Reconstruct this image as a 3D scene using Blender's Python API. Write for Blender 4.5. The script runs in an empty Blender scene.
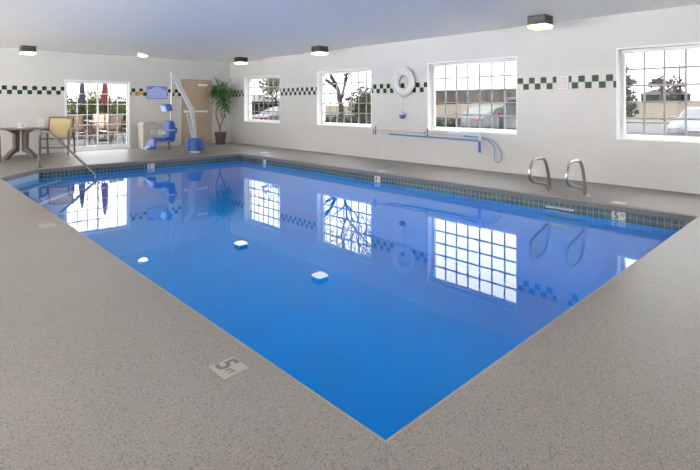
import bpy, bmesh, math, random
from mathutils import Vector, Matrix, geometry, noise
random.seed(7)
PI = math.pi
R = math.radians
scene = bpy.context.scene
COL = scene.collection

# ------------------------------------------------------------------ materials
class NT:
    def __init__(s, name):
        s.m = bpy.data.materials.new(name); s.m.use_nodes = True
        s.t = s.m.node_tree; s.n = s.t.nodes; s.n.clear()
        s.out = s.n.new('ShaderNodeOutputMaterial')
    def new(s, typ, **kw):
        n = s.n.new(typ)
        for k, v in kw.items(): setattr(n, k, v)
        return n
    def put(s, sock, v):
        if isinstance(v, bpy.types.NodeSocket): s.t.links.new(v, sock)
        elif isinstance(v, (tuple, list)) and len(v) == 3 and len(sock.default_value) == 4: sock.default_value = (*v, 1)
        else: sock.default_value = v
    def math(s, op, a, b=0.0, c=0.0, clamp=False):
        n = s.new('ShaderNodeMath', operation=op, use_clamp=clamp)
        s.put(n.inputs[0], a); s.put(n.inputs[1], b); s.put(n.inputs[2], c)
        return n.outputs[0]
    def mix(s, f, a, b):
        n = s.new('ShaderNodeMix', data_type='RGBA')
        s.put(n.inputs[0], f); s.put(n.inputs[6], a); s.put(n.inputs[7], b)
        return n.outputs[2]
    def noise(s, vec, scale, detail=3.0, rough=.6):
        n = s.new('ShaderNodeTexNoise'); s.put(n.inputs['Vector'], vec)
        n.inputs['Scale'].default_value = scale; n.inputs['Detail'].default_value = detail; n.inputs['Roughness'].default_value = rough
        return n.outputs[0]
    def ramp(s, f, a, b):
        n = s.new('ShaderNodeMapRange'); s.put(n.inputs[0], f); n.inputs[1].default_value = a; n.inputs[2].default_value = b
        return n.outputs[0]
    def obj(s):
        return s.new('ShaderNodeTexCoord').outputs['Object']
    def xyz(s, v):
        n = s.new('ShaderNodeSeparateXYZ'); s.put(n.inputs[0], v); return n.outputs
    def schlick(s, f0, normal=None):
        g = s.new('ShaderNodeNewGeometry'); d = s.new('ShaderNodeVectorMath', operation='DOT_PRODUCT')
        s.t.links.new(g.outputs['Incoming'], d.inputs[0]); s.t.links.new(normal if normal is not None else g.outputs['Normal'], d.inputs[1])
        k = s.math('SUBTRACT', 1.0, s.math('ABSOLUTE', d.outputs['Value']), clamp=True)
        return s.math('ADD', f0, s.math('MULTIPLY', 1-f0, s.math('POWER', k, 5.0)), clamp=True)
    def bsdf(s, color, rough=.5, metal=0.0, spec=.5, normal=None, coat=0):
        b = s.new('ShaderNodeBsdfPrincipled')
        s.put(b.inputs['Base Color'], color); s.put(b.inputs['Roughness'], rough); s.put(b.inputs['Metallic'], metal)
        b.inputs['Specular IOR Level'].default_value = spec
        b.inputs['Coat Weight'].default_value = coat
        if normal is not None: s.t.links.new(normal, b.inputs['Normal'])
        s.t.links.new(b.outputs[0], s.out.inputs[0]); return b
    def bump(s, h, strength=.2, dist=.01):
        n = s.new('ShaderNodeBump'); n.inputs['Strength'].default_value = strength; n.inputs['Distance'].default_value = dist
        s.put(n.inputs['Height'], h); return n.outputs[0]

def srgb(r, g, b):
    f = lambda c: (c/255/12.92) if c/255 <= .04045 else ((c/255+.055)/1.055)**2.4
    return (f(r), f(g), f(b))

def plain(name, color, rough=.5, metal=0.0, var=.12, scale=18, spec=.5, coat=0):
    t = NT(name); o = t.obj()
    nz = t.noise(o, scale, 3)
    lo = tuple(c*(1-var) for c in color); hi = tuple(min(1, c*(1+var)) for c in color)
    t.bsdf(t.mix(nz, lo, hi), rough, metal, spec, coat=coat)
    return t.m

def emit(name, color, strength):
    t = NT(name); e = t.new('ShaderNodeEmission'); t.put(e.inputs[0], color); e.inputs[1].default_value = strength
    t.t.links.new(e.outputs[0], t.out.inputs[0]); return t.m

M = {}
def deck_mat():
    t = NT('exposed aggregate concrete'); o = t.obj(); x, y, z = t.xyz(o)
    big = t.noise(o, .55, 3); mid = t.noise(o, 4, 4); fine = t.noise(o, 140, 3, .8); grit = t.noise(o, 300, 2, .7)
    c = t.mix(t.ramp(big, .3, .7), (.124, .110, .0975), (.182, .164, .148))
    c = t.mix(t.math('MULTIPLY', t.ramp(mid, .35, .7), .35), c, (.165, .146, .127))
    c = t.mix(t.math('MULTIPLY', t.ramp(fine, .48, .66), .7), c, (.28, .262, .24))
    c = t.mix(t.math('MULTIPLY', t.ramp(fine, .50, .34), .7), c, (.085, .075, .066))
    c = t.mix(t.math('MULTIPLY', t.ramp(grit, .56, .72), .4), c, (.30, .283, .26))
    vo = t.new('ShaderNodeTexVoronoi', feature='F1'); t.put(vo.inputs['Vector'], o); vo.inputs['Scale'].default_value = 85
    wn = t.new('ShaderNodeTexWhiteNoise', noise_dimensions='3D'); t.t.links.new(vo.outputs['Position'], wn.inputs[0])
    stone = t.math('LESS_THAN', vo.outputs['Distance'], .42)
    c = t.mix(t.math('MULTIPLY', t.math('MULTIPLY', stone, t.math('GREATER_THAN', wn.outputs[0], .80)), .32), c, (.30, .275, .25))
    c = t.mix(t.math('MULTIPLY', t.math('MULTIPLY', stone, t.math('LESS_THAN', wn.outputs[0], .22)), .6), c, (.055, .046, .040))
    def line(coord, at, w=.005): return t.math('LESS_THAN', t.math('ABSOLUTE', t.math('SUBTRACT', coord, at)), w)
    j1 = t.math('MULTIPLY', line(x, 4.0), t.math('LESS_THAN', y, 1.26))
    j2 = t.math('MULTIPLY', line(y, 7.2), t.math('LESS_THAN', x, 1.385))
    j3 = t.math('MULTIPLY', line(t.math('SUBTRACT', x, y), .131, .006), t.math('LESS_THAN', x, 1.385))
    j4 = t.math('MULTIPLY', line(y, 13.05), t.math('LESS_THAN', x, 6.8))
    j = t.math('MAXIMUM', t.math('MAXIMUM', j1, j2), t.math('MAXIMUM', j3, j4))
    c = t.mix(t.math('MULTIPLY', j, .5), c, (.09, .08, .075))
    h = t.math('ADD', fine, t.math('MULTIPLY', grit, .5))
    t.bsdf(c, .40, spec=.5, normal=t.bump(h, .10, .003)); return t.m
M['deck'] = deck_mat()

def wall_mat(name, axis):
    """painted wall above, glazed white tile below 1.9 m with a two-course checker of green tiles"""
    t = NT(name); o = t.obj(); x, y, z = t.xyz(o)
    if axis == 'y': a = t.math('SUBTRACT', y, 4.005)
    else: a = t.math('SUBTRACT', t.math('ADD', x, t.math('MULTIPLY', t.math('GREATER_THAN', x, 4.5), .11)), 2.215)
    P = .1095
    ia = t.math('DIVIDE', a, P); iz = t.math('DIVIDE', t.math('SUBTRACT', z, 1.57), .11)
    fa = t.math('FRACT', ia); fz = t.math('FRACT', t.math('ADD', iz, 40.0))
    g = .02
    grout = t.math('MAXIMUM', t.math('GREATER_THAN', t.math('ABSOLUTE', t.math('SUBTRACT', fa, .5)), .5-g),
                   t.math('GREATER_THAN', t.math('ABSOLUTE', t.math('SUBTRACT', fz, .5)), .5-g))
    inband = t.math('MULTIPLY', t.math('GREATER_THAN', z, 1.57), t.math('LESS_THAN', z, 1.79))
    par = t.math('FLOORED_MODULO', t.math('ADD', t.math('FLOOR', ia), t.math('FLOOR', iz)), 2.0)
    green = t.math('MULTIPLY', inband, t.math('GREATER_THAN', par, .5))
    if axis == 'x': green = t.math('MULTIPLY', green, t.math('LESS_THAN', x, 8.6))
    tile = t.math('LESS_THAN', z, 1.9)
    mott = t.noise(o, 3, 3)
    white = t.mix(mott, (.44, .426, .412), (.475, .461, .447))
    c = t.mix(t.math('MULTIPLY', grout, .16), white, (.50, .49, .47))
    c = t.mix(green, c, t.mix(grout, (.003, .023, .011), (.25, .25, .235)))
    paint = t.mix(mott, (.42, .416, .418), (.45, .446, .448))
    c = t.mix(tile, paint, c)
    rough = t.math('SUBTRACT', .62, t.math('MULTIPLY', tile, .30))
    hgt = t.math('MULTIPLY', t.math('MULTIPLY', grout, tile), -1.0)
    t.bsdf(c, rough, spec=.14, normal=t.bump(hgt, .12, .002)); return t.m
M['wall_r'] = wall_mat('glazed tile wall, long side', 'y')
M['wall_b'] = wall_mat('glazed tile wall, end', 'x')
M['paint'] = plain('plain wall paint', (.74, .74, .735), .65, var=.03, scale=2)
def ceil_mat():
    t = NT('ceiling paint'); o = t.obj()
    mp = t.new('ShaderNodeMapping'); mp.inputs['Scale'].default_value = (.35, 3.0, 1); mp.inputs['Rotation'].default_value = (0, 0, R(40))
    t.t.links.new(o, mp.inputs[0])
    nz = t.noise(mp.outputs[0], 1.3, 4)
    t.bsdf(t.mix(nz, (.92, .905, .87), (.95, .937, .905)), .5, spec=.35); return t.m
M['ceiling'] = ceil_mat()

def mosaic(name):
    t = NT(name); o = t.obj(); x, y, z = t.xyz(o)
    a = t.math('DIVIDE', t.math('ADD', x, y), .075); b = t.math('DIVIDE', t.math('ADD', z, .21), .06)
    fa = t.math('FRACT', a); fb = t.math('FRACT', t.math('ADD', b, 20.0))
    d = t.math('MAXIMUM', t.math('ABSOLUTE', t.math('SUBTRACT', fa, .5)), t.math('ABSOLUTE', t.math('SUBTRACT', fb, .5)))
    edge = t.math('GREATER_THAN', d, .39)
    core = t.math('LESS_THAN', d, .12)
    nz = t.new('ShaderNodeTexWhiteNoise', noise_dimensions='2D')
    cmb = t.new('ShaderNodeCombineXYZ'); t.put(cmb.inputs[0], t.math('FLOOR', a)); t.put(cmb.inputs[1], t.math('FLOOR', b))
    t.t.links.new(cmb.outputs[0], nz.inputs[0])
    dark = t.mix(nz.outputs[0], (.008, .022, .038), (.025, .06, .075))
    c = t.mix(edge, dark, (.115, .15, .148)); c = t.mix(core, c, (.05, .11, .115))
    t.bsdf(c, .25, spec=.2); return t.m
M['mosaic'] = mosaic('waterline mosaic tile')
M['step_tile'] = plain('pale step tile', (.60, .68, .72), .3, var=.08, scale=30)
M['coping'] = plain('grey coping concrete', (.082, .080, .087), .6, var=.12, scale=30)
M['lip'] = plain('coping rounded lip', (.24, .222, .205), .6, var=.15, scale=60)
M['basin'] = plain('blue pool plaster', (.0, .25, .68), .6, var=.03, scale=2, spec=.1)
M['tread'] = plain('worn blue grey ladder tread', (.26, .33, .36), .5)
M['nosing'] = plain('white step nosing', (.75, .82, .86), .4, var=.04)

def water_mat():
    t = NT('pool water'); o = t.obj()
    nz = t.noise(o, 1.6, 2)
    bmp = t.bump(nz, .02, .02)
    tr = t.new('ShaderNodeBsdfTransparent'); tr.inputs[0].default_value = (.25, .93, 1, 1)
    gl = t.new('ShaderNodeBsdfGlossy'); gl.inputs['Roughness'].default_value = .0; gl.inputs['Color'].default_value = (1, 1, 1, 1)
    t.t.links.new(bmp, gl.inputs['Normal'])
    fr = t.schlick(.02, bmp)
    mx = t.new('ShaderNodeMixShader'); t.t.links.new(fr, mx.inputs[0])
    t.t.links.new(tr.outputs[0], mx.inputs[1]); t.t.links.new(gl.outputs[0], mx.inputs[2])
    t.t.links.new(mx.outputs[0], t.out.inputs[0]); return t.m
M['water'] = water_mat()
def glass_mat(name, tint):
    t = NT(name)
    tr = t.new('ShaderNodeBsdfTransparent'); tr.inputs[0].default_value = (*tint, 1)
    gl = t.new('ShaderNodeBsdfGlossy'); gl.inputs['Roughness'].default_value = .0
    gl.inputs['Color'].default_value = (.16, .165, .17, 1)
    fr = t.schlick(.04)
    mx = t.new('ShaderNodeMixShader'); t.t.links.new(fr, mx.inputs[0])
    t.t.links.new(tr.outputs[0], mx.inputs[1]); t.t.links.new(gl.outputs[0], mx.inputs[2])
    t.t.links.new(mx.outputs[0], t.out.inputs[0]); return t.m
M['glass'] = glass_mat('grey tinted window glass', (.25, .257, .26))
M['clear_glass'] = glass_mat('clear storefront glass', (.97, .98, .98))  # panes of the unseen windows added for daylight
M['white'] = plain('white vinyl frame', (.66, .66, .66), .4, var=.03)
M['muntin'] = plain('grey white glazing bar', (.20, .205, .215), .45, var=.03)
M['steel_dull'] = plain('dull brownish steel', (.105, .094, .088), .5, 1.0, var=.08)
M['chrome'] = plain('polished stainless steel', (.50, .475, .43), .28, 1.0, var=.05)
M['door_wood'] = plain('tan door leaf', (.34, .255, .185), .45, var=.10, scale=6)
M['door_frame'] = plain('beige painted door frame', (.31, .24, .18), .5, var=.05)
M['sling'] = plain('tan sling fabric', (.42, .325, .19), .8, var=.08, scale=60)
M['sling2'] = plain('sun bleached brown sling fabric', (.20, .135, .098), .8, var=.08, scale=60)
M['brown_metal'] = plain('dark brown powder coat', (.06, .043, .034), .4, var=.12)
M['table_top'] = plain('brown resin table top', (.19, .12, .08), .45, var=.15, scale=12)
M['resin'] = plain('dark taupe resin', (.072, .052, .041), .5, var=.12)
M['bin'] = plain('beige plastic', (.39, .345, .30), .5, var=.04)
M['dark'] = plain('dark slot', (.02, .02, .02), .6)
M['black'] = plain('black plastic', (.018, .018, .02), .4)
M['blue'] = plain('blue moulded plastic', (.012, .060, .26), .4, var=.10, scale=8)
M['lift_white'] = plain('white lift enamel', (.42, .42, .445), .35, var=.05)
M['pot'] = plain('dark brown pot', (.055, .037, .034), .5, var=.1)
M['soil'] = plain('potting soil', (.04, .028, .02), .9, var=.3, scale=50)
M['bark_red'] = plain('reddish brown stem bark', (.20, .095, .055), .7, var=.35, scale=25)
M['leaf'] = plain('glossy dark leaf', (.035, .105, .030), .4, var=.6, scale=9)
M['leaf_light'] = plain('mid green leaf', (.075, .17, .05), .4, var=.5, scale=9)
M['bronze'] = plain('dark bronze fixture metal', (.022, .022, .021), .5, var=.1)
M['lens'] = emit('fixture lens', (1, .90, .50), 3.0)
M['lens_dome'] = emit('dome lens', (1, .98, .92), 4)
M['ring'] = plain('white foam ring', (.52, .52, .525), .5, var=.03)
M['rope'] = plain('white rope', (.62, .62, .60), .7)
M['navy'] = plain('navy blue fabric', (.06, .08, .28), .7)
M['pole_blue'] = plain('blue anodised pole', (.075, .18, .38), .3, var=.08)
M['pole_grey'] = plain('aluminium pole', (.42, .40, .37), .35, .6, var=.05)
M['pale_blue'] = plain('pale blue brush plastic', (.45, .58, .78), .5)
M['sign_blue'] = plain('blue sign face', (.13, .18, .52), .45, var=.10, scale=10)
M['sign_pale'] = plain('pale blue print', (.36, .42, .70), .45)
M['yellow'] = plain('ochre sign', (.48, .28, .05), .5)
M['paper'] = plain('white notice paper', (.55, .53, .52), .5, var=.02)
M['print_pink'] = plain('faded red print', (.34, .25, .25), .6)
M['frame_grey'] = plain('grey notice frame', (.30, .27, .27), .4)
M['marker'] = plain('white ceramic marker', (.48, .455, .42), .35, var=.06)
M['marker_old'] = plain('worn cream marker tile', (.30, .275, .235), .5, var=.10, scale=40)
M['ink'] = plain('black marker ink', (.02, .02, .025), .5)
M['ink_worn'] = plain('worn grey ink', (.10, .10, .11), .6)
def outdoor(name, color, *a, **k):
    k.setdefault('spec', .06)
    return plain(name, tuple(c*.29 for c in color), *a, **k)
# outdoors
M['asphalt'] = outdoor('parking asphalt', (.060, .062, .068), .9, var=.2, scale=4)
M['kerb'] = outdoor('concrete kerb', (.11, .095, .07), .9)
M['field'] = outdoor('dry winter grass', (.115, .090, .060), .95, var=.3, scale=.3)
M['bounce_terrace'] = plain('pale terrace paving', (.84, .83, .81), .9, var=.04, scale=2)  # added unseen ground, kept very pale to bounce daylight onto the ceiling
M['patio'] = outdoor('patio concrete', (.15, .146, .142), .9, var=.1, scale=3)
M['hedge'] = outdoor('clipped hedge leaf', (.025, .032, .012), .7, var=.5, scale=7)
M['olive'] = outdoor('yellow green shrub leaf', (.07, .07, .024), .7, var=.4, scale=5)
M['conifer'] = outdoor('conifer needles', (.022, .030, .018), .8, var=.4, scale=5)
M['patio_bush'] = outdoor('autumn bush leaf', (.105, .10, .030), .8, var=.5, scale=4)
M['redshrub'] = outdoor('red brown shrub', (.048, .030, .026), .9, var=.3, scale=3)
M['bark'] = outdoor('grey bark', (.085, .072, .068), .9, var=.3, scale=10)
M['twig'] = outdoor('pinkish grey twig', (.115, .088, .082), .9, var=.2)
M['brick'] = outdoor('red brown brick', (.048, .031, .025), .9, var=.2, scale=3)
M['tan_wall'] = outdoor('tan block wall', (.16, .132, .115), .9, var=.08, scale=1)
M['roof'] = outdoor('brown shingle roof', (.062, .042, .035), .9, var=.2, scale=5)
M['pale_wall'] = outdoor('pale house wall', (.14, .137, .135), .8)
M['carwhite'] = outdoor('white car paint', (.17, .174, .185), .5, var=.02, spec=.06)
M['carsilver'] = outdoor('silver green car paint', (.085, .098, .10), .5, 0.0, var=.03, spec=.06)
M['cargrey'] = outdoor('grey van paint', (.07, .07, .082), .5, 0.0, var=.03, spec=.06)
M['carglass'] = outdoor('dark car glass', (.05, .06, .065), .25, var=.02, spec=.08)
M['tyre'] = outdoor('tyre rubber', (.015, .015, .016), .8)
M['hub'] = outdoor('wheel hub alloy', (.20, .20, .21), .3, .8)
M['tail'] = outdoor('red tail lamp', (.28, .012, .018), .25, var=.05)
M['headlamp'] = outdoor('clear head lamp', (.30, .31, .33), .1, var=.03)
M['plate'] = outdoor('number plate', (.25, .25, .25), .4)
M['umb_red'] = outdoor('red umbrella cloth', (.24, .055, .065), .8, var=.1)
M['umb_blue'] = outdoor('slate blue umbrella cloth', (.075, .08, .095), .8, var=.1)
M['iron'] = outdoor('dark iron railing', (.025, .024, .024), .6)

# ------------------------------------------------------------------ geometry helpers
class MB:
    def __init__(s): s.bm = bmesh.new()
    def box(s, c, size, rot=None, taper=None):
        hx, hy, hz = size[0]/2, size[1]/2, size[2]/2
        vs = []
        for dz in (-1, 1):
            k = 1 if (taper is None or dz < 0) else taper
            for dx, dy in ((-1, -1), (1, -1), (1, 1), (-1, 1)):
                v = Vector((dx*hx*k, dy*hy*k, dz*hz))
                if rot is not None: v = rot @ v
                vs.append(s.bm.verts.new(v + Vector(c)))
        for f in ((3, 2, 1, 0), (4, 5, 6, 7), (0, 1, 5, 4), (1, 2, 6, 5), (2, 3, 7, 6), (3, 0, 4, 7)):
            s.bm.faces.new([vs[i] for i in f])
        return s
    def span(s, a, b):
        return s.box([(p+q)/2 for p, q in zip(a, b)], [abs(q-p) for p, q in zip(a, b)])
    def bar(s, p0, p1, w, h, up=(0, 0, 1)):
        p0, p1 = Vector(p0), Vector(p1); d = p1-p0; L = d.length; d.normalize()
        u = Vector(up)
        if abs(d.dot(u)) > .98: u = Vector((0, 1, 0))
        x = u.cross(d).normalized(); y = d.cross(x)
        rot = Matrix((x, y, d)).transposed()
        return s.box((p0+p1)/2, (w, h, L), rot)
    def tube(s, pts, r, seg=10, cap=True):
        pts = [Vector(p) for p in pts]; n = len(pts)
        rs = r if isinstance(r, (list, tuple)) else [r]*n
        rings = []; prev = None
        for i, p in enumerate(pts):
            t = (pts[min(i+1, n-1)] - pts[max(i-1, 0)])
            if t.length < 1e-9: t = Vector((0, 0, 1))
            t.normalize()
            if prev is None:
                a = Vector((0, 0, 1)) if abs(t.z) < .9 else Vector((1, 0, 0))
                x = a.cross(t).normalized()
            else:
                x = (prev - t*prev.dot(t))
                x = x.normalized() if x.length > 1e-6 else Vector((1, 0, 0))
            prev = x; y = t.cross(x)
            rings.append([s.bm.verts.new(p + (x*math.cos(2*PI*k/seg) + y*math.sin(2*PI*k/seg))*rs[i]) for k in range(seg)])
        for a, b in zip(rings, rings[1:]):
            for k in range(seg):
                s.bm.faces.new((a[k], a[(k+1) % seg], b[(k+1) % seg], b[k]))
        if cap:
            s.bm.faces.new(rings[0][::-1]); s.bm.faces.new(rings[-1])
        return s
    def lathe(s, prof, c=(0, 0, 0), seg=24, mat=None):
        rings = []
        for (r, z) in prof:
            ring = []
            for k in range(seg):
                v = Vector((max(r, 1e-4)*math.cos(2*PI*k/seg), max(r, 1e-4)*math.sin(2*PI*k/seg), z))
                if mat is not None: v = mat @ v
                ring.append(s.bm.verts.new(v + Vector(c)))
            rings.append(ring)
        for a, b in zip(rings, rings[1:]):
            for k in range(seg): s.bm.faces.new((a[k], a[(k+1) % seg], b[(k+1) % seg], b[k]))
        s.bm.faces.new(rings[0][::-1]); s.bm.faces.new(rings[-1])
        return s
    def torus(s, c, R_, r, mat=None, seg=36, sub=10):
        rings = []
        for i in range(seg):
            a = 2*PI*i/seg; ring = []
            for k in range(sub):
                b = 2*PI*k/sub
                v = Vector(((R_+r*math.cos(b))*math.cos(a), (R_+r*math.cos(b))*math.sin(a), r*math.sin(b)))
                if mat is not None: v = mat @ v
                ring.append(s.bm.verts.new(v+Vector(c)))
            rings.append(ring)
        for i in range(seg):
            a, b = rings[i], rings[(i+1) % seg]
            for k in range(sub): s.bm.faces.new((a[k], b[k], b[(k+1) % sub], a[(k+1) % sub]))
        return s
    def poly(s, pts):
        s.bm.faces.new([s.bm.verts.new(Vector(p)) for p in pts]); return s
    def prism(s, pts, axis, lo, hi):
        """pts 2-D, extruded along axis 0/1/2 from lo to hi"""
        def p3(p, h):
            return {0: (h, p[0], p[1]), 1: (p[0], h, p[1]), 2: (p[0], p[1], h)}[axis]
        a = [s.bm.verts.new(Vector(p3(p, lo))) for p in pts]; b = [s.bm.verts.new(Vector(p3(p, hi))) for p in pts]
        s.bm.faces.new(a); s.bm.faces.new(b[::-1]); n = len(pts)
        for i in range(n): s.bm.faces.new((a[i], b[i], b[(i+1) % n], a[(i+1) % n]))
        return s
    def build(s, name, mat, parent=None, loc=None, bevel=0, smooth=35, rotz=0, sub=0, segs=2):
        bmesh.ops.recalc_face_normals(s.bm, faces=s.bm.faces)
        me = bpy.data.meshes.new(name); s.bm.to_mesh(me); s.bm.free()
        me.materials.append(M[mat] if isinstance(mat, str) else mat)
        if smooth:
            me.polygons.foreach_set('use_smooth', [True]*len(me.polygons))
            me.set_sharp_from_angle(angle=R(smooth))
        o = bpy.data.objects.new(name, me); COL.objects.link(o)
        if loc is not None: o.location = loc
        o.rotation_euler.z = rotz
        if parent is not None: o.parent = parent
        if bevel:
            m = o.modifiers.new('edge', 'BEVEL'); m.width = bevel; m.segments = segs; m.limit_method = 'ANGLE'; m.angle_limit = R(40)
        if sub:
            m = o.modifiers.new('sub', 'SUBSURF'); m.levels = sub; m.render_levels = sub
        return o

def thing(name, label, cat, loc=(0, 0, 0), rotz=0, group=None):
    o = bpy.data.objects.new(name, None); COL.objects.link(o); o.empty_display_size = .1
    o.location = loc; o.rotation_euler.z = rotz
    o['label'] = label; o['category'] = cat
    if group: o['group'] = group
    return o
def tag(o, label, cat, group=None):
    o['label'] = label; o['category'] = cat
    if group: o['group'] = group
    return o
def struct(o):
    o['kind'] = 'structure'; return o
def dup(root, loc, rotz, label, group=None):
    r = root.copy(); COL.objects.link(r); r.location = loc; r.rotation_euler = (0, 0, rotz); r['label'] = label
    if group: r['group'] = group
    for ch in list(root.children):
        c = ch.copy(); COL.objects.link(c); c.parent = r
        for g in list(ch.children):
            d = g.copy(); COL.objects.link(d); d.parent = c
    return r
def text_mesh(name, body, size, mat, parent, mtx, sx=1.0, bold=0.0, align='CENTER'):
    cu = bpy.data.curves.new('txt', 'FONT'); cu.body = body; cu.size = size; cu.extrude = .0008; cu.align_x = align; cu.align_y = 'CENTER'; cu.offset = bold
    tmp = bpy.data.objects.new('txt', cu); COL.objects.link(tmp)
    dg = bpy.context.evaluated_depsgraph_get(); dg.update()
    me = bpy.data.meshes.new_from_object(tmp.evaluated_get(dg))
    bpy.data.objects.remove(tmp); bpy.data.curves.remove(cu)
    me.transform(mtx @ Matrix.Diagonal((sx, 1, 1, 1)))
    me.materials.clear(); me.materials.append(M[mat]); me.name = name
    o = bpy.data.objects.new(name, me); COL.objects.link(o); o.parent = parent
    return o
def arc(c, r, a0, a1, n, fn):
    return [fn(c[0]+r*math.cos(a0+(a1-a0)*i/n), c[1]+r*math.sin(a0+(a1-a0)*i/n)) for i in range(n+1)]
def smooth_path(pts, k=6):
    pts = [Vector(p) for p in pts]; out = []
    for i in range(len(pts)-1):
        p0 = pts[max(i-1, 0)]; p1 = pts[i]; p2 = pts[i+1]; p3 = pts[min(i+2, len(pts)-1)]
        for j in range(k):
            t = j/k
            out.append(.5*((2*p1)+(p2-p0)*t+(2*p0-5*p1+4*p2-p3)*t*t+(3*p1-p0-3*p2+p3)*t**3))
    out.append(pts[-1]); return out

# ------------------------------------------------------------------ the room
XL, XR, YF, YB, H = -4.6, 8.45, -5.6, 14.9, 2.75
POOL = [(1.385, 1.254), (6.79, 1.254), (6.79, 11.40), (2.15, 11.40), (1.385, 10.45)]     # counter-clockwise
def offset(poly, d):
    out = []; n = len(poly)
    for i in range(n):
        p, a, b = Vector(poly[i]), Vector(poly[i-1]), Vector(poly[(i+1) % n])
        e1, e2 = (p-a).normalized(), (b-p).normalized()
        n1, n2 = Vector((e1.y, -e1.x)), Vector((e2.y, -e2.x))
        bis = (n1+n2); bis /= (1+n1.dot(n2))
        out.append(tuple(p+bis*d))
    return out
def flat_with_hole(outer, hole, z, name, mat, flip=False):
    o3 = [Vector((*p, 0)) for p in outer]; h3 = [Vector((*p, 0)) for p in hole]
    tris = geometry.tessellate_polygon([o3, h3]); allp = o3+h3
    bm = bmesh.new(); vs = [bm.verts.new((p.x, p.y, z)) for p in allp]
    for t in tris: bm.faces.new([vs[i] for i in t])
    bmesh.ops.recalc_face_normals(bm, faces=bm.faces)
    if sum(f.normal.z for f in bm.faces) < 0:
        for f in bm.faces: f.normal_flip()
    me = bpy.data.meshes.new(name); bm.to_mesh(me); bm.free(); me.materials.append(M[mat])
    o = bpy.data.objects.new(name, me); COL.objects.link(o); return o
struct(flat_with_hole([(XL-.2, YF-.2), (XR+.3, YF-.2), (XR+.3, YB+.2), (XL-.2, YB+.2)], offset(POOL, .022), 0, 'floor', 'deck'))
def rings(prof, name, mats):
    """sweep a profile of (outward offset, z) around the pool; one object"""
    bm = bmesh.new(); rows = []
    for d, z in prof: rows.append([bm.verts.new((x, y, z)) for x, y in offset(POOL, d)])
    n = len(POOL)
    for a, b in zip(rows, rows[1:]):
        for i in range(n): bm.faces.new((a[i], a[(i+1) % n], b[(i+1) % n], b[i]))
    return bm
bm = rings([(.022, .0), (.010, -.002), (.002, -.009), (0, -.02)], 'l', None); mb = MB(); mb.bm.free(); mb.bm = bm
struct(mb.build('pool_lip_trim', 'lip', smooth=60))
for nm, mt, keep in (('pool_coping_trim', 'coping', (0, 1, 2, 4)), ('pool_corner_lit_coping_trim', 'lip', (3,))):  # cut corner gets a lighter colour for the window light it faces
    mb = MB(); pr = [(0, -.02), (0, -.085), (.004, -.092), (.02, -.092)]
    for (d0, z0), (d1, z1) in zip(pr, pr[1:]):
        A, B = offset(POOL, d0), offset(POOL, d1)
        for i in keep: mb.poly([(*A[i], z0), (*A[(i+1) % 5], z0), (*B[(i+1) % 5], z1), (*B[i], z1)])
    struct(mb.build(nm, mt, smooth=30))
# waterline tile on the four long sides, pale tile on the cut corner
off = offset(POOL, .018); mb = MB()
for i in (0, 1, 2, 4):
    a, b = off[i], off[(i+1) % 5]; mb.poly([(*a, -.09), (*b, -.09), (*b, -.215), (*a, -.215)])
struct(mb.build('pool_tile_trim', 'mosaic', smooth=0))
a, b = off[3], off[4]
struct(MB().poly([(*a, -.09), (*b, -.09), (*b, -.215), (*a, -.215)]).build('pool_corner_tile_trim', 'step_tile', smooth=0))
# basin
mb = MB()
for i in range(5):
    a, b = off[i], off[(i+1) % 5]
    dz = lambda p: -.95 - (11.4-p[1])*.062
    mb.poly([(*a, -.215), (*b, -.215), (*b, dz(b)), (*a, dz(a))])
mb.poly([(*p, -.95-(11.4-p[1])*.062) for p in off])
o = struct(mb.build('pool_basin_floor', 'basin', smooth=0))
# make basin faces point inwards
me = o.data; bm = bmesh.new(); bm.from_mesh(me); bmesh.ops.reverse_faces(bm, faces=bm.faces) if sum(f.normal.z for f in bm.faces) < 0 else None; bm.to_mesh(me); bm.free()
# corner entry steps, parallel to the cut corner
ca, cb = Vector(off[3]), Vector(off[4]); cd = (cb-ca).normalized(); cn = Vector((.78, -.62)).normalized()
cm = (ca+cb)/2
for k, (reach, z) in enumerate(((.32, -.28), (.62, -.50), (.92, -.72))):
    # clip the trapezium to the pool's two sides
    def side_pt(r, s):
        # point at distance r from chamfer on the left (x=1.367) or top (y=11.418) wall
        base = cm + cn*r
        if s == 0: t = (off[4][0]-base.x)/cd.x
        else: t = (off[3][1]-base.y)/cd.y
        return base+cd*t
    l, t_ = side_pt(reach, 0), side_pt(reach, 1)
    pts = [tuple(cb), tuple(l), tuple(t_), tuple(ca)]
    o = struct(MB().prism(pts, 2, -1.3, z).build('pool_step_trim', 'basin', smooth=0))
    d = (t_-l).normalized(); q = Vector((-d.y, d.x)) if Vector((-d.y, d.x)).dot(cn) < 0 else Vector((d.y, -d.x))
    struct(MB().prism([tuple(l), tuple(t_), tuple(t_+q*.05), tuple(l+q*.05)], 2, z-.03, z+.004).build('pool_step_nosing_trim', 'nosing', smooth=0))
# recessed ladder treads in the long wall
for z in (-.165, -.29, -.40):
    b = MB().span((6.785, 2.66, z-.016), (6.806, 3.06, z+.014))
    struct(b.build('pool_ladder_step_trim', 'tread', bevel=.008))
# skimmer mouth in the tile band
sk = struct(MB().span((6.775, 10.70, -.165), (6.805, 11.12, -.10)).build('pool_skimmer_trim', 'dark'))
# water
mb = MB().poly([(*p, -.19) for p in offset(POOL, .016)])
w = struct(mb.build('water', 'water', smooth=0))
if w.data.polygons[0].normal.z < 0: w.data.flip_normals()

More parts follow.
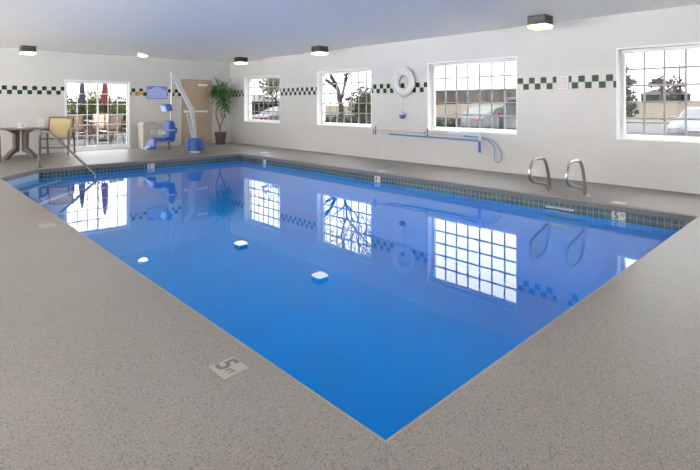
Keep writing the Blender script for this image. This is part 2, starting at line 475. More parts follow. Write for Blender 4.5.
struct(MB().span((XL-.2, YF-.2, H), (XR+.3, YB+.2, H+.12)).build('ceiling', 'ceiling', smooth=0))
WIN = [(11.93, 13.97), (8.11, 10.19), (4.34, 6.42), (.57, 2.64)]
WZ = (.74, 2.20); WT = .30
def wall_with_openings(name, mat, axis, plane, thick, lo, hi, openings):
    """one wall mesh: strips between the openings, and the pieces below and above them"""
    mb = MB()
    def blk(a0, a1, z0, z1):
        if a1-a0 < 1e-4 or z1-z0 < 1e-4: return
        if axis == 'y': mb.span((plane, a0, z0), (plane+thick, a1, z1))
        else: mb.span((a0, plane, z0), (a1, plane+thick, z1))
    cur = lo
    for (a, b, z0, z1) in sorted(openings):
        blk(cur, a, -.3, H); blk(a, b, -.3, z0); blk(a, b, z1, H); cur = b
    blk(cur, hi, -.3, H)
    return struct(mb.build(name, mat, smooth=0))
wall_with_openings('wall_right', 'wall_r', 'y', XR, WT, YF-.2, YB+.2, [(a, b, *WZ) for a, b in WIN])
SL = (3.41, 5.12, 1.98); DR = (6.72, 7.76, 2.12)
wall_with_openings('wall_back', 'wall_b', 'x', YB, .2, XL-.2, XR, [(SL[0], SL[1], 0.0, SL[2]), (DR[0], DR[1], 0.0, DR[2])])
# added for daylight on the unseen sides: storefront glazing onto a pale terrace
GL = [(2.15+2.5*k, 4.55+2.5*k) for k in range(5)]; GF = [(-4.3+2.5*k, -1.9+2.5*k) for k in range(3)]
struct(MB().span((XL-2.2, YF-2.2, H+.02), (XL-.2, YB+.2, H+.2)).span((XL-.2, YF-2.2, H+.02), (XR+.3, YF-.2, H+.2)).build('light_block_eaves_trim', 'paint', smooth=0))  # unseen overhang added to keep high sky light off the near deck
GZ0, GZ1 = .12, 2.65
wall_with_openings('wall_left', 'paint', 'y', XL-.2, .2, YF-.2, YB, [(a, b, GZ0, GZ1) for a, b in GL])
wall_with_openings('wall_front', 'paint', 'x', YF-.2, .2, XL, XR, [(a, b, GZ0, GZ1) for a, b in GF])
def fill_storefront(n, axis, a, b):  # made-up unseen window that lets extra daylight into the room
    r = bpy.data.objects.new('window_%d' % n, None); COL.objects.link(r); struct(r)
    r.location = (XL-.1, (a+b)/2, GZ0) if axis == 'y' else ((a+b)/2, YF-.1, GZ0)
    if axis == 'y': r.rotation_euler.z = PI/2
    w, h = b-a, GZ1-GZ0; mb = MB()
    mb.span((-w/2, -.04, 0), (w/2, .04, .06)); mb.span((-w/2, -.04, h-.06), (w/2, .04, h))
    for x in (-w/2, -.03, w/2-.06): mb.span((x, -.04, .06), (x+.06, .04, h-.06))
    mb.build('window_frame', 'white', r, smooth=0)
    MB().poly([(-w/2, 0, 0), (w/2, 0, 0), (w/2, 0, h), (-w/2, 0, h)]).build('pane', 'clear_glass', r, smooth=0)
for k, (a, b) in enumerate(GL): fill_storefront(5+k, 'y', a, b)
for k, (a, b) in enumerate(GF): fill_storefront(12+k, 'x', a, b)
struct(MB().poly([(-30, -30, -.05), (XL-.2, -30, -.05), (XL-.2, 30, -.05), (-30, 30, -.05)]).build('bounce_terrace_ground', 'bounce_terrace', smooth=0))  # added reflector ground outside the unseen left wall
struct(MB().poly([(XL-.2, -30, -.05), (8.75, -30, -.05), (8.75, YF-.2, -.05), (XL-.2, YF-.2, -.05)]).build('front_bounce_terrace_ground', 'bounce_terrace', smooth=0))  # same added light-bouncing ground outside the unseen front wall

def window(n, y0, y1, cols=7, rows=5):
    z0, z1 = WZ
    r = bpy.data.objects.new('window_%d' % n, None); COL.objects.link(r); r.location = (XR, (y0+y1)/2, z0); struct(r)
    w, h = y1-y0, z1-z0
    t = .02; mb = MB()
    mb.span((-.004, -w/2-.004, -.004), (.28, w/2+.004, t)); mb.span((-.004, -w/2-.004, h-t), (.28, w/2+.004, h+.004))
    mb.span((-.004, -w/2-.004, t), (.28, -w/2+t, h-t)); mb.span((-.004, w/2-t, t), (.28, w/2+.004, h-t))
    mb.build('jamb', 'white', r, smooth=0)
    fx0, fx1, fw = .14, .21, .055; iy, iz0, iz1 = w/2-t, t, h-t; mb = MB()
    mb.span((fx0, -iy, iz0), (fx1, iy, iz0+fw)); mb.span((fx0, -iy, iz1-fw), (fx1, iy, iz1))
    mb.span((fx0, -iy, iz0+fw), (fx1, -iy+fw, iz1-fw)); mb.span((fx0, iy-fw, iz0+fw), (fx1, iy, iz1-fw))
    mb.build('window_frame', 'white', r, bevel=.006)
    gy, g0, g1 = iy-fw, iz0+fw, iz1-fw; mb = MB()
    for k in range(1, cols):
        y = -gy+2*gy*k/cols; mb.span((.168, y-.015, g0), (.184, y+.015, g1))
    for k in range(1, rows):
        z = g0+(g1-g0)*k/rows; mb.span((.166, -gy, z-.015), (.186, gy, z+.015))
    mb.build('muntin', 'muntin', r, smooth=0)
    MB().poly([(.176, -gy-.01, g0-.01), (.176, gy+.01, g0-.01), (.176, gy+.01, g1+.01), (.176, -gy-.01, g1+.01)]).build('pane', 'glass', r, smooth=0)
    # outer sill
    MB().span((.20, -w/2, -.03), (.36, w/2, .01)).build('sill', 'white', r, smooth=0)
for i, (a, b) in enumerate(WIN): window(i+1, a, b)

# sliding patio door
r = bpy.data.objects.new('door_1', None); COL.objects.link(r); r.location = ((SL[0]+SL[1])/2, YB, 0); struct(r)
w, h = SL[1]-SL[0], SL[2]; mb = MB(); t = .035
mb.span((-w/2-.01, -.012, 0), (-w/2+t, .18, h+.01)); mb.span((w/2-t, -.012, 0), (w/2+.01, .18, h+.01))
mb.span((-w/2+t, -.012, h-t), (w/2-t, .18, h+.01)); mb.span((-w/2+t, -.012, 0), (w/2-t, .18, .04))
mb.build('door_frame', 'white', r, bevel=.004)
for k, (x0, x1, yy) in enumerate(((-w/2+t, .03, .10), (-.03, w/2-t, .045))):
    s = MB(); st = .042
    s.span((x0, yy, .04), (x0+st, yy+.04, h-t)); s.span((x1-st, yy, .04), (x1, yy+.04, h-t))
    s.span((x0+st, yy, .04), (x1-st, yy+.04, .04+.09)); s.span((x0+st, yy, h-t-st), (x1-st, yy+.04, h-t))
    sash = s.build('door_sash', 'white', r, bevel=.004)
    m = MB(); gx0, gx1, g0, g1 = x0+st, x1-st, .13, h-t-st
    for c in range(1, 3): m.span((gx0+(gx1-gx0)*c/3-.010, yy+.010, g0), (gx0+(gx1-gx0)*c/3+.010, yy+.030, g1))
    for c in range(1, 6): m.span((gx0, yy+.009, g0+(g1-g0)*c/6-.010), (gx1, yy+.031, g0+(g1-g0)*c/6+.010))
    m.build('muntin', 'white', sash, smooth=0)
    MB().poly([(gx0-.01, yy+.02, g0-.01), (gx1+.01, yy+.02, g0-.01), (gx1+.01, yy+.02, g1+.01), (gx0-.01, yy+.02, g1+.01)]).build('pane', 'glass', sash, smooth=0)
    if k == 1: MB().span((x0+.012, yy-.03, .88), (x0+.04, yy, 1.12)).build('door_handle', 'white', sash, bevel=.006)

# wooden exit door
r = bpy.data.objects.new('door_2', None); COL.objects.link(r); r.location = ((DR[0]+DR[1])/2, YB, 0); struct(r)
w, h = DR[1]-DR[0], DR[2]; mb = MB(); t = .055
mb.span((-w/2-.01, -.02, 0), (-w/2+t, .14, h+.01)); mb.span((w/2-t, -.02, 0), (w/2+.01, .14, h+.01)); mb.span((-w/2+t, -.02, h-t), (w/2-t, .14, h+.01))
mb.build('door_frame', 'door_frame', r, bevel=.005)
leaf = MB().span((-w/2+t+.004, .03, .012), (w/2-t-.004, .075, h-t-.004)).build('door_leaf', 'door_wood', r, bevel=.003)
mb = MB(); mb.span((-w/2+t+.02, -.035, 1.055), (w/2-t-.10, -.005, 1.105)); mb.span((-w/2+t+.02, -.01, 1.035), (-w/2+t+.10, .03, 1.125)); mb.span((w/2-t-.16, -.01, 1.035), (w/2-t-.09, .03, 1.125))
mb.build('push_bar', 'white', leaf, bevel=.006)
cl = MB().span((.05, -.03, h-t-.15), (.36, .03, h-t-.08)).build('door_closer', 'white', leaf, bevel=.008)
MB().bar((.10, -.02, h-t-.07), (-.18, -.06, h-t-.02), .02, .012).bar((-.18, -.06, h-t-.02), (-.28, -.01, h-t-.012), .02, .012).build('closer_arm', 'frame_grey', cl)
for z in (.25, 1.05, 1.85): MB().tube([(w/2-t+.005, .022, z-.05), (w/2-t+.005, .022, z+.05)], .009, 8).build('hinge', 'frame_grey', leaf)

# ------------------------------------------------------------------ ceiling lights
def box_light(label, loc):
    r = thing('ceiling_light', label, 'ceiling light', (*loc, H), 0, 'dark box ceiling lights')
    mb = MB(); mb.box((0, 0, -.075), (.30, .30, .15)); mb.box((0, 0, -.143), (.325, .325, .014))
    mb.build('housing', 'bronze', r, bevel=.012)
    MB().box((0, 0, -.176), (.305, .305, .054), Matrix.Rotation(PI, 3, 'X'), taper=.93).build('lens', 'lens', r, bevel=.010, segs=3)
    return r
first = box_light('nearest dark box ceiling light, above the wall between the framed notice and the van window', (7.71, 3.56))
dup(first, (7.72, 9.2, H), 0, 'dark box ceiling light above the window with the bare forked tree')
dup(first, (7.75, 13.0, H), 0, 'dark box ceiling light in the room corner above the potted plant')
dup(first, (2.43, 14.15, H), 0, 'dark box ceiling light over the round table, beside the patio door')
r = thing('ceiling_light', 'shallow white dome ceiling light above the beige towel bin', 'ceiling light', (5.08, 13.75, H))
MB().lathe([(.0, 0), (.13, 0), (.165, -.02), (.17, -.06), (.15, -.07), (0, -.07)], seg=32).build('housing', 'white', r)
MB().lathe([(.13, -.066), (.12, -.085), (.085, -.11), (.03, -.122), (0, -.123)], seg=32).build('lens', 'lens_dome', r)
# ------------------------------------------------------------------ pool rails and markers
g = thing('grab_rail', 'stainless grab rail at the ladder, the one nearer the window with the tree', 'grab rail', (7.12, 3.13, 0), 0, 'ladder grab rails')
pts = smooth_path([(.0, 0, 0), (-.03, 0, .12), (-.10, 0, .34), (-.17, 0, .46), (-.26, 0, .515), (-.42, 0, .525), (-.54, 0, .515), (-.61, 0, .47), (-.67, 0, .38), (-.665, 0, .29), (-.60, 0, .225), (-.50, 0, .195), (-.30, 0, .155), (-.16, 0, .115), (-.07, 0, .06), (-.055, 0, 0)], 5)
MB().tube(pts, .0215, 12).build('rail', 'chrome', g)
MB().lathe([(.055, 0), (.055, .008), (.03, .018), (0, .018)], (0, 0, 0)).build('flange', 'chrome', g)
g.children[0]; g.name = 'grab_rail'
g['label'] = 'stainless ladder grab rail further from the camera, nearer the van window'
dup(g, (7.14, 2.63, 0), 0, 'stainless ladder grab rail nearer the camera, nearer the near window')

d = Vector((.76, -.86, 0)).normalized()
hr = thing('handrail', 'brown-grey steel stair handrail sloping down into the pool corner', 'handrail', (2.17, 11.52, 0))
P = lambda s, z: Vector((d.x*s, d.y*s, z))
pts = [P(0, -.0), P(0, .50)] + smooth_path([P(0, .56), P(.012, .66), P(.06, .73), P(.14, .75), P(.22, .725), P(.32, .65)], 5) + [P(.60, .41), P(1.10, -.02)] + smooth_path([P(1.14, -.055), P(1.20, -.12), P(1.215, -.2), P(1.215, -.3)], 4) + [P(1.215, -.85)]
MB().tube(pts, .022, 12).build('rail', 'steel_dull', hr)
MB().lathe([(.055, 0), (.055, .008), (.03, .02), (0, .02)]).build('flange', 'steel_dull', hr)

def marker(name, label, mtx, w, h, num, ft, mat='marker', ink='ink', numsize=.10, nx=-.022, fx=.040, fy=-.02, fs=.034):
    r = thing(name, label, 'depth marker'); r.matrix_world = mtx
    MB().box((0, 0, .0015), (w, h, .005)).build('tile', mat, r, bevel=.002)
    if num: text_mesh('number', num, numsize, ink, r, Matrix.Translation((nx, 0, .0048)), 1.0, .0035)
    if ft: text_mesh('lettering', ft, fs, ink, r, Matrix.Translation((fx, fy, .0048)), 1.0, .0008)
    return r
def basis(o, x, y):
    x, y = Vector(x), Vector(y); z = x.cross(y)
    return Matrix((( x.x, y.x, z.x, o[0]), (x.y, y.y, z.y, o[1]), (x.z, y.z, z.z, o[2]), (0, 0, 0, 1)))
# deck markers (reader faces the pool) and wall markers
marker('depth_marker', 'worn cream 5 FT depth tile set in the near left deck', basis((1.195, 2.115, .0), (0, -1, 0), (1, 0, 0)), .145, .135, '5', 'FT', 'marker_old', 'ink_worn', .15, -.030, .036, -.018, .045)
marker('depth_marker', 'blank-looking pale depth tile in the left deck nearer the steps', basis((1.20, 5.95, 0), (0, -1, 0), (1, 0, 0)), .22, .14, '', '', 'marker_old')
marker('depth_marker', 'white tile on the right deck just behind the 5 FT wall marker', basis((6.93, 2.14, 0), (0, 1, 0), (-1, 0, 0)), .17, .17, '', '')
marker('depth_marker', 'white tile on the deck edge below the window with the forked tree', basis((6.93, 6.36, 0), (0, 1, 0), (-1, 0, 0)), .15, .15, '', '')
marker('depth_marker', 'white tile on the deck beside the round skimmer lid', basis((6.93, 10.30, 0), (0, 1, 0), (-1, 0, 0)), .15, .15, '', '')
wm = lambda y: basis((6.803, y, -.148), (0, -1, 0), (0, 0, 1))
marker('depth_marker', 'white 5 FT marker in the waterline tile right of the ladder', wm(2.10), .16, .115, '5', 'FT', numsize=.115, nx=-.03, fx=.045, fy=.012, fs=.05)
marker('depth_marker', 'small white depth marker in the waterline tile below the pole rack', wm(6.37), .15, .115, '4', 'FT', numsize=.105, nx=-.03, fx=.042, fy=-.012, fs=.045)
marker('depth_marker', 'white marker in the waterline tile right of the skimmer mouth', wm(10.28), .14, .115, '3', 'FT', numsize=.105, nx=-.03, fx=.04, fy=-.012, fs=.04)
marker('depth_marker', 'white 3 FT marker in the far waterline tile below the lift seat', basis((4.40, 11.413, -.148), (1, 0, 0), (0, 0, 1)), .16, .115, '3', 'FT', numsize=.105, nx=-.03, fx=.042, fy=-.0, fs=.045)
tag(MB().lathe([(.14, 0), (.14, .006), (.128, .011), (.03, .013), (.0, .013)]).build('skimmer_cover', 'marker', loc=(7.24, 10.92, 0)), 'round white skimmer lid on the deck by the far pool corner', 'skimmer cover')

# ------------------------------------------------------------------ pool lift
L = thing('pool_lift', 'white pool lift with blue base and hanging blue seat by the wooden door', 'pool lift', (5.95, 12.35, 0))
b = MB().lathe([(.0, .055), (.215, .055), (.235, .075), (.235, .16), (.225, .33), (.20, .37), (.14, .39), (0, .39)], seg=10).build('base', 'blue', L, bevel=.01)
MB().lathe([(.13, 0), (.13, .05), (.10, .06), (0, .06)]).build('foot', 'lift_white', b)
MB().span((-.245, -.09, .13), (-.18, .09, .33)).build('battery_cover', 'blue', b, bevel=.015)
m = MB(); m.bar((-.02, -.045, .36), (-.11, -.045, 1.22), .10, .03, (0, 1, 0)); m.bar((-.02, .045, .36), (-.11, .045, 1.22), .10, .03, (0, 1, 0)); m.bar((-.03, 0, .40), (-.10, 0, 1.10), .06, .09, (0, 1, 0))
m.build('mast', 'lift_white', L, bevel=.006)
for z, xx in ((.60, -.045), (.74, -.06), (.93, -.08)): MB().tube([(xx, -.065, z), (xx, .065, z)], .022, 10).build('bolt', 'frame_grey', L)
m = MB(); m.bar((-.08, 0, 1.14), (-.635, 0, 2.12), .10, .07, (0, 1, 0)); m.bar((-.10, 0, 1.24), (-.60, 0, 2.14), .03, .075, (0, 1, 0))
m.build('boom', 'lift_white', L, bevel=.006)
MB().tube([(-.10, -.07, 1.20), (-.10, .07, 1.20)], .05, 14).build('pivot', 'lift_white', L)
MB().tube([(-.23, 0, 1.06), (-.15, 0, .72)], .022, 12).tube([(-.15, 0, .72), (-.07, 0, .42)], .034, 12).build('actuator', 'lift_white', L)
m = MB(); m.tube([(-.635, 0, 2.16), (-.66, 0, 1.2), (-.68, 0, .70)], .024, 12); m.box((-.635, 0, 2.12), (.08, .08, .09)); m.build('hanger', 'lift_white', L)
# seat facing -X
m = MB()
m.prism([(-.64, .36), (-.62, .60), (-.64, .80), (-.67, .87), (-.73, .885), (-.79, .86), (-.82, .78), (-.80, .60), (-.83, .44), (-.80, .36), (-.72, .33)], 1, -.20, .20)
m.build('seat_back', 'blue', L, bevel=.03, segs=3)
MB().prism([(-1.19, .40), (-1.17, .44), (-.98, .445), (-.80, .43), (-.72, .40), (-.72, .36), (-.90, .35), (-1.12, .36)], 1, -.20, .20).build('seat', 'blue', L, bevel=.02, segs=3)
m = MB(); m.box((-.78, 0, 1.22), (.15, .36, .19), Matrix.Rotation(R(-18), 3, 'Y')); hd = m.build('headrest', 'blue', L, bevel=.045, segs=3)
m = MB(); m.box((-.865, 0, 1.195), (.03, .30, .16), Matrix.Rotation(R(-18), 3, 'Y')); m.build('headrest_pad', 'sign_pale', hd, bevel=.02)
for s in (-1, 1):
    a = MB().bar((-.64, s*.235, .64), (-1.04, s*.235, .64), .035, .035).build('armrest', 'lift_white', L, bevel=.012)
    MB().box((-1.0, s*.235, .585), (.20, .05, .11)).build('arm_pad', 'lift_white', a, bevel=.02)
    MB().box((-.66, s*.225, .63), (.10, .05, .13)).build('arm_hinge', 'blue', a, bevel=.015)
MB().tube([(-.72, 0, .36), (-.715, 0, .15)], .022, 10).tube([(-.72, 0, .17), (-.715, 0, .13)], .034, 10).build('handle', 'black', L)
MB().prism([(-1.16, .41), (-1.10, .40), (-1.13, .28), (-1.12, .17), (-1.36, .165), (-1.34, .20), (-1.24, .25), (-1.22, .34)], 1, -.17, .17).build('footrest', 'blue', L, bevel=.012)
MB().box((-1.20, -.175, .31), (.05, .01, .14)).box((-1.30, 0, .185), (.09, .30, .02)).build('footrest_tread', 'sign_pale', L, bevel=.004)
MB().box((-.83, -.215, .435), (.16, .02, .05)).build('seat_belt', 'black', L, bevel=.008)

# ------------------------------------------------------------------ towel bin
r = thing('towel_bin', 'beige plastic towel bin with a dark slot against the back wall', 'bin', (5.53, 14.60, 0))
m = MB(); m.box((0, 0, .335), (.42, .40, .67), taper=1.03); body = m.build('body', 'bin', r, bevel=.018)
MB().span((.02, -.212, .50), (.15, -.202, .545)).build('slot', 'dark', body)
MB().span((-.17, -.212, .10), (.17, -.203, .45)).build('door_panel', 'bin', body, bevel=.004)
m = MB(); m.box((0, 0, .685), (.47, .44, .07)); m.box((0, 0, .745), (.45, .42, .06), taper=.86); m.build('lid', 'bin', r, bevel=.015)

# ------------------------------------------------------------------ potted plant
r = thing('potted_plant', 'tall potted plant with bent red-brown stems and drooping leaves in the corner', 'plant', (7.80, 14.36, 0))
MB().lathe([(.0, .0), (.135, 0), (.185, .33), (.20, .34), (.205, .40), (.18, .40), (.175, .36), (0, .36)], seg=28).build('pot', 'pot', r)
MB().lathe([(0, .362), (.172, .368), (.10, .385), (0, .39)], seg=20).build('soil', 'soil', r)
stems = [[(0, 0, .37), (-.05, -.02, .60), (-.13, 0, .85), (-.16, .0, 1.08), (-.08, 0, 1.28), (-.02, -.02, 1.55), (-.05, 0, 1.78)],
         [(0.03, .02, .37), (.00, .02, .55), (.07, 0, .78), (.14, -.02, 1.0), (.16, -.03, 1.20), (.12, -.06, 1.45)],
         [(-.05, 0, 1.35), (.06, .0, 1.58), (.16, -.02, 1.80)]]
m = MB()
for p in stems:
    q = smooth_path(p, 5); m.tube(q, [.030-.014*i/len(q) for i in range(len(q))], 9)
m.build('stem', 'bark_red', r)
rng = random.Random(3)
def blade(m, base, az, el, length, width, droop):
    """one arching strap leaf"""
    p = Vector(base); dirv = Vector((math.cos(az)*math.cos(el), math.sin(az)*math.cos(el), math.sin(el)))
    side = Vector((-math.sin(az), math.cos(az), 0)); n = 6; prev = None
    for i in range(n+1):
        t = i/n; ww = width*(.35+1.3*t)*(1-t)**.6 if t < 1 else 0
        ww = max(ww, .0008)
        up = side.cross(dirv)
        a, b, c = m.bm.verts.new(p+side*ww+up*ww*.35), m.bm.verts.new(p), m.bm.verts.new(p-side*ww+up*ww*.35)
        if prev: m.bm.faces.new((prev[0], a, b, prev[1])); m.bm.faces.new((prev[1], b, c, prev[2]))
        prev = (a, b, c)
        p = p+dirv*(length/n); dirv = (dirv+Vector((0, 0, -droop/n))).normalized()
crowns = [((-.05, 0, 1.78), 58, .50, 1.0), ((.16, -.02, 1.80), 62, .54, 1.05), ((.12, -.06, 1.45), 46, .46, 1.2), ((-.02, -.04, 1.60), 34, .44, 1.1), ((.14, -.03, 1.18), 26, .36, 1.4), ((-.06, -.02, 1.64), 30, .5, .9)]
for j, (c, n, ln, dr) in enumerate(crowns):
    m = MB()
    for i in range(n):
        az = rng.uniform(0, 2*PI)
        L_ = ln*rng.uniform(.7, 1.15)
        ext = Vector((c[0]+7.80+math.cos(az)*L_*.9, c[1]+14.36+math.sin(az)*L_*.9))
        if ext.x > 8.40 or ext.y > 14.85: L_ *= .62
        blade(m, Vector(c)+Vector((rng.uniform(-.05, .05), rng.uniform(-.05, .05), rng.uniform(-.16, .12))), az, rng.uniform(-.2, 1.2), L_, rng.uniform(.024, .040), dr*rng.uniform(1.4, 2.6))
    m.build('foliage', 'leaf' if j % 2 == 0 else 'leaf_light', r, smooth=60)

# ------------------------------------------------------------------ round table and things on it
r = thing('round_table', 'round brown resin table with four splayed legs by the left edge', 'table', (2.25, 13.98, 0))
MB().lathe([(0, .695), (.39, .695), (.435, .703), (.447, .715), (.443, .728), (.43, .733), (0, .733)], seg=48).build('tabletop', 'table_top', r)
for k in range(4):
    a = R(36+90*k); u = Vector((math.cos(a), math.sin(a), 0)); q = lambda s, z: u*s+Vector((0, 0, z))
    m = MB(); n_ = Vector((-u.y, u.x, 0))
    prof = [(.075, .0), (.075, .70)]
    # post, top bracket and splayed foot as one side outline with thickness
    outline = [(.065, .20), (.065, .62), (.04, .695), (.40, .695), (.29, .655), (.20, .60), (.19, .25), (.27, .19), (.43, .045), (.43, .0), (.35, .0), (.31, .05), (.20, .13), (.09, .16)]
    aa = [m.bm.verts.new(q(s, z)+n_*.045) for s, z in outline]; bb = [m.bm.verts.new(q(s, z)-n_*.045) for s, z in outline]
    m.bm.faces.new(aa); m.bm.faces.new(bb[::-1])
    for i in range(len(outline)): m.bm.faces.new((aa[i], bb[i], bb[(i+1) % len(outline)], aa[(i+1) % len(outline)]))
    m.build('leg', 'resin', r, bevel=.008)
r = thing('napkin_holder', 'small white looped holder standing on the round brown table', 'holder', (2.26, 13.97, .733))
MB().lathe([(.0, 0), (.085, 0), (.085, .008), (0, .012)]).build('base', 'white', r)
for s in (-1, 1):
    mt = Matrix.Rotation(R(90), 3, 'X')
    m = MB(); m.torus((s*.045, s*.03, .062), .052, .010, Matrix.Rotation(R(-43.6+s*25), 3, 'Z') @ mt, 24, 8); m.build('loop', 'white', r)
MB().box((.0, .0, .05), (.06, .05, .085), Matrix.Rotation(R(-43), 3, 'Z')).build('napkins', 'paper', r, bevel=.006)

tag(MB().span((2.77, 14.878, .70), (2.92, 14.90, .93)).build('wall_plate', 'paper', bevel=.005), 'pale grey blank plate on the wall between table and armchair', 'wall plate')

# ------------------------------------------------------------------ sling armchairs
def sling_chair(label, loc, rotz, fabric='sling', group='sling armchairs'):
    """faces -Y in its own frame; origin on the floor under the seat"""
    r = thing('sling_armchair', label, 'chair', loc, rotz, group)
    W = .27
    sd = MB()
    def sheet(pts, mat, name):
        m = MB(); top = []
        rows = []
        for (y, z) in pts:
            rows.append([m.bm.verts.new((x, y, z - .012*(1-(x/W)**2))) for x in [(-W+2*W*i/6) for i in range(7)]])
        for a, b in zip(rows, rows[1:]):
            for i in range(6): m.bm.faces.new((a[i], a[i+1], b[i+1], b[i]))
        o = m.build(name, mat, r)
        md = o.modifiers.new('t', 'SOLIDIFY'); md.thickness = .008; return o
    sheet([(-.25, .43), (-.24, .445), (-.05, .42), (.14, .40), (.19, .41)], fabric, 'sling_seat')
    sheet([(.19, .42), (.23, .55), (.275, .72), (.315, .86), (.34, .95)], fabric, 'sling_back')
    fr = MB()
    for s in (-1, 1):
        x = s*(W+.012)
        fr.tube(smooth_path([(x, -.255, .43), (x, -.05, .425), (x, .15, .405), (x, .20, .44), (x, .275, .72), (x, .345, .965)], 4), .016, 8)
    fr.tube([(-W, .345, .962), (W, .345, .962)], .016, 8); fr.tube([(-W, -.255, .428), (W, -.255, .428)], .016, 8)
    fr.build('frame', 'brown_metal', r)
    for s in (-1, 1):
        x = s*(W+.045)
        MB().tube(smooth_path([(x, -.27, 0), (x, -.255, .25), (x, -.24, .60), (x, -.18, .655)], 4), .023, 8).build('leg', 'brown_metal', r)
        MB().tube(smooth_path([(x, .33, 0), (x, .28, .25), (x, .245, .50), (x*.94, .26, .66)], 4), .022, 8).build('leg', 'brown_metal', r)
        MB().tube(smooth_path([(x, -.25, .625), (x, -.20, .66), (x, .02, .665), (x, .25, .65)], 4), .021, 8).build('armrest', 'brown_metal', r)
        MB().tube([(x, -.262, .20), (x, .285, .20)], .011, 8).build('side_rail', 'brown_metal', r)
    MB().bar((-W-.045, -.258, .20), (W+.045, -.258, .20), .04, .03).build('stretcher', 'brown_metal', r, bevel=.006)
    return r
ch = sling_chair('tan sling armchair with brown frame beside the patio door', (3.10, 14.27, 0), R(-28))
dup(ch, (1.37, 13.15, 0), R(60), 'brown-framed armchair leg at the very left edge beyond the round table')

# ------------------------------------------------------------------ signs on the walls
r = thing('wall_sign', 'blue rectangular sign on the back wall above the towel bin', 'sign', (5.93, 14.9, 1.675))
MB().span((-.315, -.012, -.20), (.315, 0, .20)).build('board', 'sign_blue', r, bevel=.003)
m = MB(); m.prism([(-.17, .10), (-.12, .15), (0, .175), (.12, .15), (.17, .10), (.29, .09), (.29, -.17), (-.29, -.17), (-.29, .09)], 1, -.0135, -.0118); m.build('printed_field', 'sign_pale', r, smooth=0)
m = MB(); rg = random.Random(5)
m.span((-.13, -.0152, .125), (.13, -.0134, .138))
for i in range(7):
    z = .075-i*.035; x = -.26
    while x < .24:
        l = rg.uniform(.03, .09); m.span((x, -.0152, z-.006), (min(x+l, .265), -.0134, z+.006)); x += l+.018
m.build('lettering', 'sign_blue', r, smooth=0)
r = thing('wall_plaque', 'small ochre yellow plaque on the back wall left of the blue sign', 'plaque', (5.41, 14.9, 1.655))
MB().span((-.10, -.012, -.055), (.10, 0, .055)).build('board', 'yellow', r, bevel=.003)
MB().span((-.11, -.008, -.09), (-.02, 0, -.055)).build('lower_tab', 'yellow', r, bevel=.002)
r = thing('framed_notice', 'white framed notice over the green tile strip between van and near windows', 'notice', (8.45, 3.50, 1.678))
MB().span((-.014, -.105, -.13), (0, .105, .13)).build('frame', 'frame_grey', r, bevel=.003)
MB().span((-.017, -.096, -.121), (-.013, .096, .121)).build('sheet', 'paper', r, smooth=0)
m = MB()
for i in range(9):
    z = .092-i*.022
    for a, b in ((-.085, -.01), (.0, .05), (.06, .085)) if i % 2 else ((-.07, .02), (.03, .09)):
        m.span((-.0182, a, z-.004), (-.0168, b, z+.004))
m.build('lettering', 'print_pink', r, smooth=0)

# ------------------------------------------------------------------ life ring with rope and throw bag
r = thing('life_ring', 'white life ring hung on the wall between the tree and van windows', 'life ring', (8.385, 7.05, 1.81))
my = Matrix.Rotation(R(90), 3, 'Y')
MB().torus((0, 0, 0), .235, .088, Matrix.Diagonal((.55, 1, 1)) @ my, 48, 16).build('ring', 'ring', r)
MB().torus((-.02, 0, 0), .332, .006, my, 48, 6).build('grab_rope', 'rope', r)
for a in (45, 135, 225, 315):
    c, s_ = math.cos(R(a)), math.sin(R(a))
    mt = Matrix(((.60, 0, 0), (0, c, -s_), (0, s_, c))) @ Matrix.Rotation(R(90), 3, 'X')
    MB().torus((0, .235*c, .235*s_), .093, .008, mt, 24, 6).build('strap', 'rope', r)
MB().span((-.03, .16, -.10), (.07, .20, -.05)).build('wall_hook', 'black', r, bevel=.008)
r = thing('throw_bag', 'navy and white throw float hanging on a rope below the life ring', 'throw bag', (8.405, 7.10, 1.04))
MB().lathe([(0, -.07), (.045, -.062), (.072, -.02), (.068, .03), (.0, .035)], seg=20).build('float', 'navy', r)
MB().lathe([(.066, .03), (.05, .07), (.02, .10), (0, .10)], seg=20).build('cap', 'rope', r)
MB().tube([(0, 0, .10), (.005, -.005, .25), (.0, .01, .42)], .006, 6).tube([(0, .02, .09), (.0, .03, .25), (.0, .05, .42)], .005, 6).build('rope', 'rope', r)

# ------------------------------------------------------------------ poles on the wall
for lab, y, dz in (('dark pole bracket on the wall under the forked tree window corner', 7.97, 0), ('dark pole bracket on the wall left below the van window', 6.42, .0)):
    r = thing('pole_bracket', lab, 'bracket', (8.45, y, .68), 0, 'pole brackets')
    MB().span((-.008, -.014, -.09), (0, .014, .10)).build('back_plate', 'black', r)
    for z in (.0, -.075): MB().tube(smooth_path([(0, 0, z), (-.05, 0, z-.016), (-.085, 0, z), (-.09, 0, z+.04)], 4), .008, 8).build('hook', 'black', r)
r = thing('brush_pole', 'long thin grey aluminium pole hung on the upper hooks', 'pole', (8.395, 0, 0))
MB().tube([(0, 8.02, .697), (0, 5.06, .655)], .0125, 10).build('shaft', 'pole_grey', r)
MB().tube([(0, 5.45, .661), (0, 5.06, .655)], .016, 10).build('sleeve', 'pole_blue', r)
r = thing('rescue_hook', 'blue rescue pole with a long looped hook hung below the van window', 'rescue hook', (8.375, 0, 0))
MB().tube([(0, 7.47, .612), (0, 5.05, .582)], .0185, 12).build('shaft', 'pole_blue', r)
MB().tube(smooth_path([(0, 5.05, .655), (0, 4.90, .635), (0, 4.76, .575), (0, 4.67, .48), (0, 4.62, .36), (0, 4.625, .25), (0, 4.68, .195), (0, 4.745, .21), (0, 4.77, .29), (0, 4.76, .40), (0, 4.80, .52), (0, 4.92, .60), (0, 5.06, .635)], 5), .0095, 8).build('loop', 'pole_blue', r)
